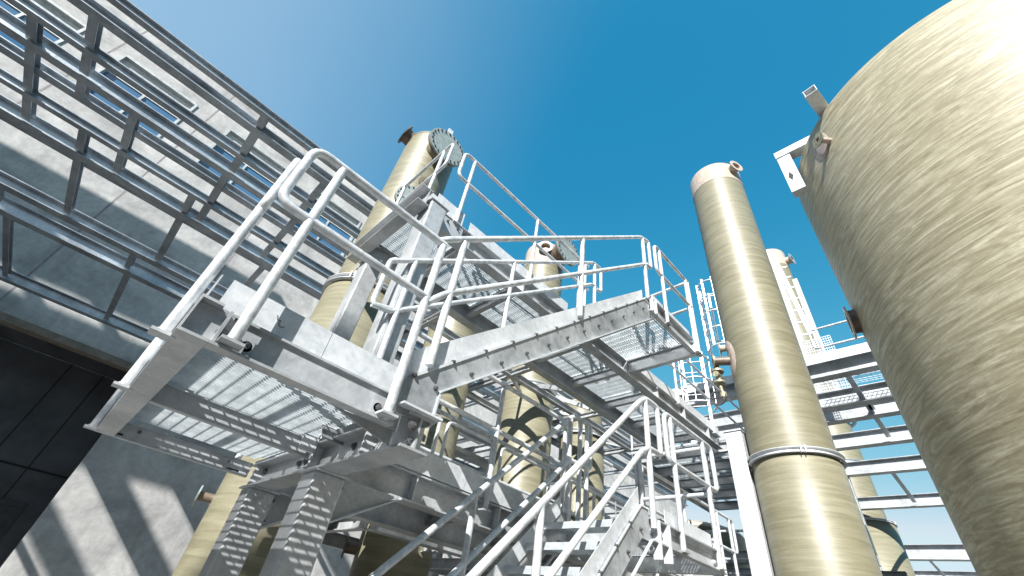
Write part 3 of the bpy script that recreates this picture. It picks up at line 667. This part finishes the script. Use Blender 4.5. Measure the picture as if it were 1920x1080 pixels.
obj('bracket_slot', MB().prism([(.135, 9.15), (.175, 9.28), (.215, 9.15), (.175, 9.02)], 'x', 6.612, 6.618), 'hole', tk)

# ================================================================== open frame between right column and tank
rf = thing('open_beam_rack', 'open rack of parallel steel beams between the tall right cylinder and the huge tank', 'beam rack', (18, .8, 8))
KR = 2.0; ZR = 1.6+3.2*KR
for x, ya, yb in ((6.31, 2.9, -2.0), (7.24, 3.3, -2.0), (7.75, 3.3, -2.0), (8.86, 1.7, -2.2), (10.25, 1.9, -3.2), (12.52, 2.2, -3.4), (17.75, 4.4, -5.0), (21.5, 5, -6)):
    h = .23 if x < 15 else .36
    obj('beam', MB().ibeam((x*KR, ya*KR, ZR), (x*KR, yb*KR, ZR), .15*KR if x < 15 else .25*KR, h*KR, .018, .014), 'galv', rf)
for x0, x1, y in ((6.40, 8.77, .56), (7.33, 7.66, .53), (10.34, 12.43, .84), (17.9, 21.3, 1.45), (12.6, 17.6, -2.5)):
    obj('tie', MB().bar((x0*KR, y*KR, ZR+.16), (x1*KR, y*KR, ZR+.16), .13, .07), 'dark_galv', rf)
obj('toe_board', MB().box(6.19*KR, 6.19*KR+.008, 2.9*KR, -2*KR, ZR+.352, ZR+.62), 'plate', rf)
railing(rf, 'y', 12.62, (1.38, .30, -.8), ZR+.40, 9.52, 8.93, -1.2, 1.56, False, True, r=.03)
obj('mesh_floor', grating(12.85, 14.2, -1.0, 1.9, ZR+.49, p=.11, q=.11, t=.006, h=.012, along='y'), 'grate', rf)
for x in (13.4, 20.6):
    for y in (3.1, -2.8): obj('leg', MB().box(x-.12, x+.12, y-.12, y+.12, 0, ZR-.002), 'galv', rf)

# ================================================================== overhead steel frame before the building
cf = thing('steel_canopy_frame', 'dark unclad overhead frame of parallel beams and cross members before the concrete building', 'steel frame', (0, 14, 8.64))
KC = .9545; ZB = 1.6 + 7.04*KC
for y, w_, h, zz in ((6.985, .13, .18, 0), (7.50, .20, .20, 0), (8.41, .15, .20, 0), (9.15, .20, .30, 0), (9.87, .20, .18, .12), (10.57, .15, .20, 0), (11.58, .25, .30, 0), (12.12, .14, .2, .2), (14.60, .30, .30, 0), (16.0, .30, .40, 0), (20.70, .30, .35, 0)):
    obj('beam', MB().ibeam((-18, y*KC, ZB+zz), (24, y*KC, ZB+zz), w_*KC, h*KC, .02, .014), 'dark_galv', cf)
crosses = [(-4.5, 8.5, 11.45), (-3.7, 7.6, 9.05), (-3.71, 9.26, 9.76), (-3.55, 10.65, 14.44), (-2.83, 9.26, 11.45), (-1.92, 14.76, 15.84), (-1.86, 16.16, 20.54), (-4.78, 16.16, 20.54), (-5.0, 14.76, 15.84),
           (-.95, 7.04, 9.04), (-1.0, 9.26, 11.45), (-1.36, 10.65, 14.44), (.60, 7.6, 9.05), (.64, 9.26, 11.45), (.84, 11.72, 14.44), (-6.2, 7.6, 9.05), (-6.5, 9.26, 11.45), (-6.6, 11.72, 14.44), (-8.2, 14.76, 20.5), (-8.6, 7.6, 9.05), (1.2, 16.16, 20.54), (1.1, 14.76, 15.84)]
for i in range(9):
    x = 2.6 + i*2.3; crosses += [(x, 7.6, 9.05), (x+.2, 9.26, 11.45), (x+.5, 11.72, 14.44), (x+.9, 16.16, 20.54)]
for x, a, b_ in crosses: obj('cross_member', MB().ibeam((x*KC, a*KC+.01, ZB+.045), (x*KC, b_*KC-.01, ZB+.045), .14, .15, .012, .010), 'dark_galv', cf)
for x in (-9.5, 10.5, 22):
    for y in (7.5, 16.0): obj('leg', MB().box(x-.12, x+.12, y-.12, y+.12, 0, ZB-.002), 'dark_galv', cf)

# ================================================================== concrete building
YF = 21.3; ZT = 23.35
bd = thing('concrete_building', 'large pale concrete building with joints, recessed windows and a dark opening at lower left', 'building', (0, YF, 0))
wins = [(-13.0, -10.1, 17.9, 20.6), (-8.52, -5.30, 17.9, 20.6), (-3.56, -.35, 17.9, 20.6), (1.4, 4.6, 17.9, 20.6), (6.3, 9.5, 17.9, 20.6), (11.3, 14.5, 17.9, 20.6), (16.3, 19.5, 17.9, 20.6)]
zmin = 17.3
wins = [(a, b_, zmin, 20.68) for a, b_, c, d in wins]
X0, X1 = -40, 46; ZL = 7.85; XJ = .30
def wall_panels():
    mb = MB(); z0, z1 = zmin, 20.68
    def sl(x0, x1, za, zb): mb.box(x0, x1, YF, YF+.45, za, zb)
    sl(X0, X1, z1, ZT)
    xs_ = [X0] + [v_ for w4 in wins for v_ in w4[:2]] + [X1]
    for i in range(0, len(xs_), 2): sl(xs_[i], xs_[i+1], z0, z1)
    # below the windows, with dark openings right of the columns
    sl(X0, X1, ZL, z0)
    ops = [(20.5, 25.5, 0, 5.0)]
    sl(XJ, 20.5, 0, ZL); sl(25.5, X1, 0, ZL); sl(20.5, 25.5, 5.0, ZL)
    sl(X0, -22, 0, ZL)
    return mb
obj('wall', wall_panels(), 'conc', bd)
obj('roof', MB().box(X0, X1, YF+.46, YF+16, ZT-.4, ZT-.1), 'conc', bd)
obj('parapet_cap', MB().box(X0, X1, YF-.05, YF+.5, ZT+.001, ZT+.10), 'frame', bd)
jm = MB()
jx = [-18.0, -13.4, -8.95, -4.55, .15, 5.35, 10.3, 15.3, 20.3]
for x in jx:
    for za, zb in ((ZL, 23.3),):
        jm.box(x-.035, x+.035, YF-.004, YF+.02, za, zb)
obj('panel_joints', jm, 'joint', bd)
obj('opening_lip', MB().box(-22, XJ, YF-.03, YF+.44, ZL-.25, ZL-.002), 'lip', bd)
for a, b_, c, d in wins:
    fr = MB(); t = .10
    fr.box(a-.06, a+.05, YF-.06, YF+.30, c, d).box(b_-.05, b_+.06, YF-.06, YF+.30, c, d).box(a+.051, b_-.051, YF-.06, YF+.30, d-.10, d+.04).box(a+.051, b_-.051, YF-.02, YF+.30, c-.04, c+.08)
    fo = obj('window', fr, 'frame', bd)
    bl = MB()
    for k in range(16):
        z = d-.14-k*.075; bl.box(a+.06, b_-.06, YF+.15, YF+.18, z-.055, z)
    obj('blind', bl, 'blindslat', fo)
    obj('pane', MB().box(a+.052, b_-.052, YF+.20, YF+.215, c+.09, d-1.34), 'glass', fo)
    obj('mullion', MB().box((a+b_)/2-.05, (a+b_)/2+.05, YF+.12, YF+.199, c+.09, d-1.345), 'frame', fo)
    obj('sill', MB().box(a-.1, b_+.1, YF-.12, YF-.001, c-.12, c-.045), 'frame', fo)
# recess
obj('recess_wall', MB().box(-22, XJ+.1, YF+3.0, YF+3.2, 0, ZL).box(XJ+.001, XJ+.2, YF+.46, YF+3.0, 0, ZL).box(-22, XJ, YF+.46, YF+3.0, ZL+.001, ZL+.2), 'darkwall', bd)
rj = MB()
for x in (-11.9, -9.4, -8.15, -6.9, -4.45, -2.0, -.9): rj.box(x-.02, x+.02, YF+2.985, YF+3.0, 0, ZL)
rj.box(-22, XJ, YF+2.982, YF+2.9845, 4.05, 4.12)
obj('cladding_joints', rj, 'darkjoint', bd)
dr = obj('door', MB().box(-1.6, -.35, YF+2.93, YF+2.981, 0, 2.9), 'machine', bd)
obj('door_frame', MB().box(-1.75, -1.601, YF+2.90, YF+2.981, 0, 3.05).box(-.349, -.2, YF+2.90, YF+2.981, 0, 3.05).box(-1.6, -.35, YF+2.90, YF+2.981, 2.901, 3.05), 'machine', dr)
obj('vent_opening', MB().box(-4.3, -2.9, YF+2.97, YF+2.981, 1.0, 2.9), 'hole', bd)
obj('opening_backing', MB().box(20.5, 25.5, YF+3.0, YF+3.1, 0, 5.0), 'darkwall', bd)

# ================================================================== added shadow caster, out of the view, shaped to shade the wall
KS = .81; def_y = lambda dz: dz/(math.tan(SUN_EL)/abs(math.sin(SUN_AZ)))
ZC = 25.0
def back(x, z):
    dz = ZC-z; return x-dz/KS, YF-def_y(dz)
pb = thing('shadow_caster', 'unseen slatted panels added high on the left to shade the concrete wall', 'shadow caster', (-20, 10, ZC))
dk = MB(); yA = back(0, 13.35)[1]; yB = back(0, 9.3)[1]
dk.box(-46, -11.5, yB, yA, ZC, ZC+.1)
obj('shade_panel', dk, 'galv', pb)
yC = back(0, 8.55)[1]; yD = back(0, 4.16)[1]; yE = back(0, 0)[1]-.5
obj('shade_panel', MB().box(-46, -16.5, yD, yC, ZC, ZC+.1), 'galv', pb)
sx = back(0, 8.9)[0]
mb = MB()
for k in range(-8, 4):
    xx = sx + .45 - k*2.35*-1; mb.box(xx-.25, xx+.25, yC+.001, yB-.001, ZC+.001, ZC+.099)
obj('shade_slats', mb, 'galv', pb)
mb = MB(); ox = back(0, 4.16)[0]
for k in range(-6, 9):
    xx = .44 + k*2.78 + ox; mb.box(xx+.1, xx+1.26, yE, yD-.001, ZC+.001, ZC+.099)
obj('shade_slats', mb, 'galv', pb)
obj('pipe', MB().tube([(-31, -11.3, ZC), (-24.5, -11.3, ZC)], .16, 0, 14).tube([(-33, -12.6, ZC), (-27.5, -11.9, ZC)], .12, 0, 14), 'galv', pb)  # unseen rods added to throw shade on the left fibreglass column
for x in (-44, -30, -24):
    obj('leg', MB().box(x-.3, x+.3, 14.5, 15.1, 0, ZC-.002), 'galv', pb)

# ================================================================== equipment behind the stairs
def equip_frame(label, x0, x1, y0, y1, z, loc):
    t = thing('pipe_support_frame', label, 'steel frame', loc)
    for y in (y0, y1): obj('beam', MB().ibeam((x0, y, z), (x1, y, z), .14, .18), 'galv', t)
    n = int((x1-x0)/1.1)
    for i in range(n+1):
        x = x0 + (x1-x0)*i/n; obj('cross_beam', MB().ibeam((x, y0+.075, z+.01), (x, y1-.075, z+.01), .10, .14), 'galv', t)
    return t
f1 = equip_frame('steel support frame at first level around the row of fibreglass columns', 2.6, 13.0, 4.75, 7.0, 2.3, (7, 5.9, 2.3))
f2 = equip_frame('steel support frame high behind the fibreglass columns under the upper walkway', 2.8, 14.0, 6.9, 8.9, 4.7, (8, 7.9, 4.7))
for t_, zt in ((f1, 2.3), (f2, 4.7)):
    for x in (2.75, 6.75, 9.4, 12.9): obj('leg', MB().box(x-.08, x+.08, 7.0 if zt < 3 else 8.9, 7.16 if zt < 3 else 9.06, 0, zt+.18), 'galv', t_)
pp = thing('pipe_run', 'grey pipes running level behind the fibreglass columns', 'pipes', (7, 7.4, 3.4))
for y, z, r in ((7.3, 3.3, .09), (7.65, 3.35, .06), (7.95, 4.2, .11), (4.9, 2.75, .05)):
    obj('pipe', MB().tube([(2.2, y, z), (13.5, y, z)], r, 0, 14), 'tube', pp)
for x in (5.0, 8.8, 10.2):
    obj('riser', MB().tube([(x, 7.65, 3.35), (x, 7.2, 3.35), (x, 7.2, 5.9), (x+.8, 7.2, 5.9)], .055, .2, 12), 'tube', pp)
def pump(label, x, y, z):
    t = thing('pump_unit', label, 'pump', (x, y, z), 'pump units on the first level frame')
    obj('casing', MB().cyl((x, y-.22, z+.3), (x, y+.2, z+.3), .20, 24).cyl((x, y-.26, z+.3), (x, y-.22, z+.3), .26, 24), 'machine', t)
    obj('motor', MB().cyl((x, y+.2, z+.3), (x, y+.6, z+.3), .15, 20), 'blue', t)
    obj('base', MB().box(x-.22, x+.22, y-.25, y+.6, z, z+.10), 'galv', t)
    obj('outlet', MB().tube([(x, y-.05, z+.45), (x, y-.05, z+.85), (x+.35, y-.05, z+.85)], .06, .12, 12), 'valve', t)
    return t
pump('dark pump with blue motor just right of the lower columns, below the walkway rail', 2.75, 4.9, 2.49)
pump('dark pump with blue motor seen beyond the lower landing', 6.9, 4.95, 2.49)
# cabinet
cb = thing('control_cabinet', 'grey control cabinet standing far behind the lower landing', 'cabinet', (9.6, 4.9, 2.5))
obj('body', MB().box(9.3, 10.0, 4.9, 5.3, 2.5, 4.0), 'galv', cb, bevel=.01)
obj('door', MB().box(9.34, 9.96, 4.885, 4.898, 2.56, 3.94), 'plate', cb)
# unseen blocks added behind and beside the viewpoint to shut off the low sky
for (x0, x1, y0, y1, h, lab) in ((-34, 30, -40, -15, 13.5, 'dark block added behind the viewpoint, outside the view, to cut the low sky'), (-60, -26, -13, 9, 15, 'dark block added left of the viewpoint, outside the view, to cut the low sky')):
    t = thing('sky_blocker', lab, 'building', ((x0+x1)/2, (y0+y1)/2, 0))
    obj('wall', MB().box(x0, x1, y0, y1, 0, h), 'blocker', t)
    obj('roof', MB().box(x0-.3, x1+.3, y0-.3, y1+.3, h+.002, h+.4), 'darkwall', t)
    mb = MB()
    for i in range(int((x1-x0)/4)): mb.box(x0+1+i*4, x0+3+i*4, y1+.002, y1+.03, h*.55, h*.75)
    obj('window_band', mb, 'glass', t)
wt = vessel('fibreglass_vat', 'low wide fibreglass vat in shade beyond the white steel column', (13.2, 6.2), 1.55, 1.5, 2.6, 4.5, dome=.3, group='low fibreglass vats')
wt2 = vessel('fibreglass_vat', 'second low fibreglass vat further back below the open rack', (17.5, 5.2), 1.5, 1.45, 2.2, 3.6, dome=.3, group='low fibreglass vats')
rr_ = thing('ring_beam_frame', 'dark steel frame low down between the white steel column and the tall right cylinder', 'steel frame', (10.5, 4, 2.6))
for x, z in ((8.7, 2.75), (9.6, 3.25), (10.8, 2.9), (12.2, 3.4)): obj('beam', MB().ibeam((x, 1.4, z), (x, 9.0, z), .16, .2), 'dark_galv', rr_)
for y in (3.4, 5.0): obj('long_beam', MB().ibeam((8.4, y, 2.52), (15.0, y, 2.52), .14, .18), 'galv', rr_)
for x, y in ((8.7, 6.4), (12.2, 3.6), (10.8, 7.5)): obj('leg', MB().box(x-.07, x+.07, y-.07, y+.07, 0, 2.74), 'galv', rr_)
for y in (3.0, 3.8, 4.6): obj('upright', MB().tube([(9.2, y, 2.7), (9.2, y, 3.7)], .022, 0), 'tube', rr_)
obj('hand_rail', MB().tube([(9.2, 2.6, 3.7), (9.2, 6.0, 3.7)], .022, 0).tube([(9.2, 2.6, 3.25), (9.2, 6.0, 3.25)], .02, 0), 'tube', rr_)
# cable tray and lamp-less conduits under the upper walkway
ct = thing('cable_tray', 'perforated cable tray hung along the back of the row of fibreglass columns', 'cable tray', (7, 6.75, 4.2))
obj('tray', MB().box(2.4, 12.5, 6.6, 6.9, 4.20, 4.206).box(2.4, 12.5, 6.6, 6.606, 4.2061, 4.28).box(2.4, 12.5, 6.894, 6.9, 4.2061, 4.28), 'galv', ct)
mb = MB()
for k in range(6): mb.tube([(2.4+i*1.0, 6.64+k*.045+.01*math.sin(i*1.7+k), 4.225) for i in range(11)], .016, 0, 6)
obj('cables', mb, 'rubber', ct)
for i in range(6): obj('hanger', MB().box(3+i*1.8, 3.04+i*1.8, 6.58, 6.592, 4.1, 4.69), 'galv', ct)
ms = thing('column_clamp_frame', 'horizontal steel frame with braces that holds the fibreglass columns at their clamp rings', 'steel frame', (5, 5, 5.2))
for y in (5.12, 6.5): obj('beam', MB().ibeam((2.7, y, 5.22), (9.6, y, 5.22), .10, .12), 'galv', ms)
for x in (2.72, 4.65, 6.7, 8.6): obj('cross_beam', MB().ibeam((x, 4.1, 5.225), (x, 6.44, 5.225), .08, .10), 'galv', ms)
for x0, x1 in ((4.7, 5.3), (6.65, 6.3), (6.75, 7.25), (8.55, 8.1)): obj('brace', MB().bar((x0, 5.2, 5.30), (x1, 5.5, 5.30), .05, .05), 'galv', ms)
# distant tree line just above the ground behind the rack
tl_ = MB()
for i in range(420):
    a = math.radians(random.uniform(-6, 14)); d = random.uniform(70, 90); h = random.uniform(3, 6.5)*(.6+.4*math.sin(a*40)); r = random.uniform(.5, 1.3)
    x, y = d*math.cos(a), d*math.sin(a); z = random.uniform(.3, 1)*h
    tl_.cyl((x, y, z-r*.5), (x+random.uniform(-.4, .4), y+random.uniform(-.4, .4), z+r*.6), r, 6, r*.3, smooth=False)
M['leaf'] = plain('distant_foliage', (.05, .08, .03), .8, 0, .5, 2)
put(obj('tree_line', tl_, 'leaf', loc=(80, 5, 0)), kind='stuff', label='low dark line of distant trees near the bottom right', cat='trees')
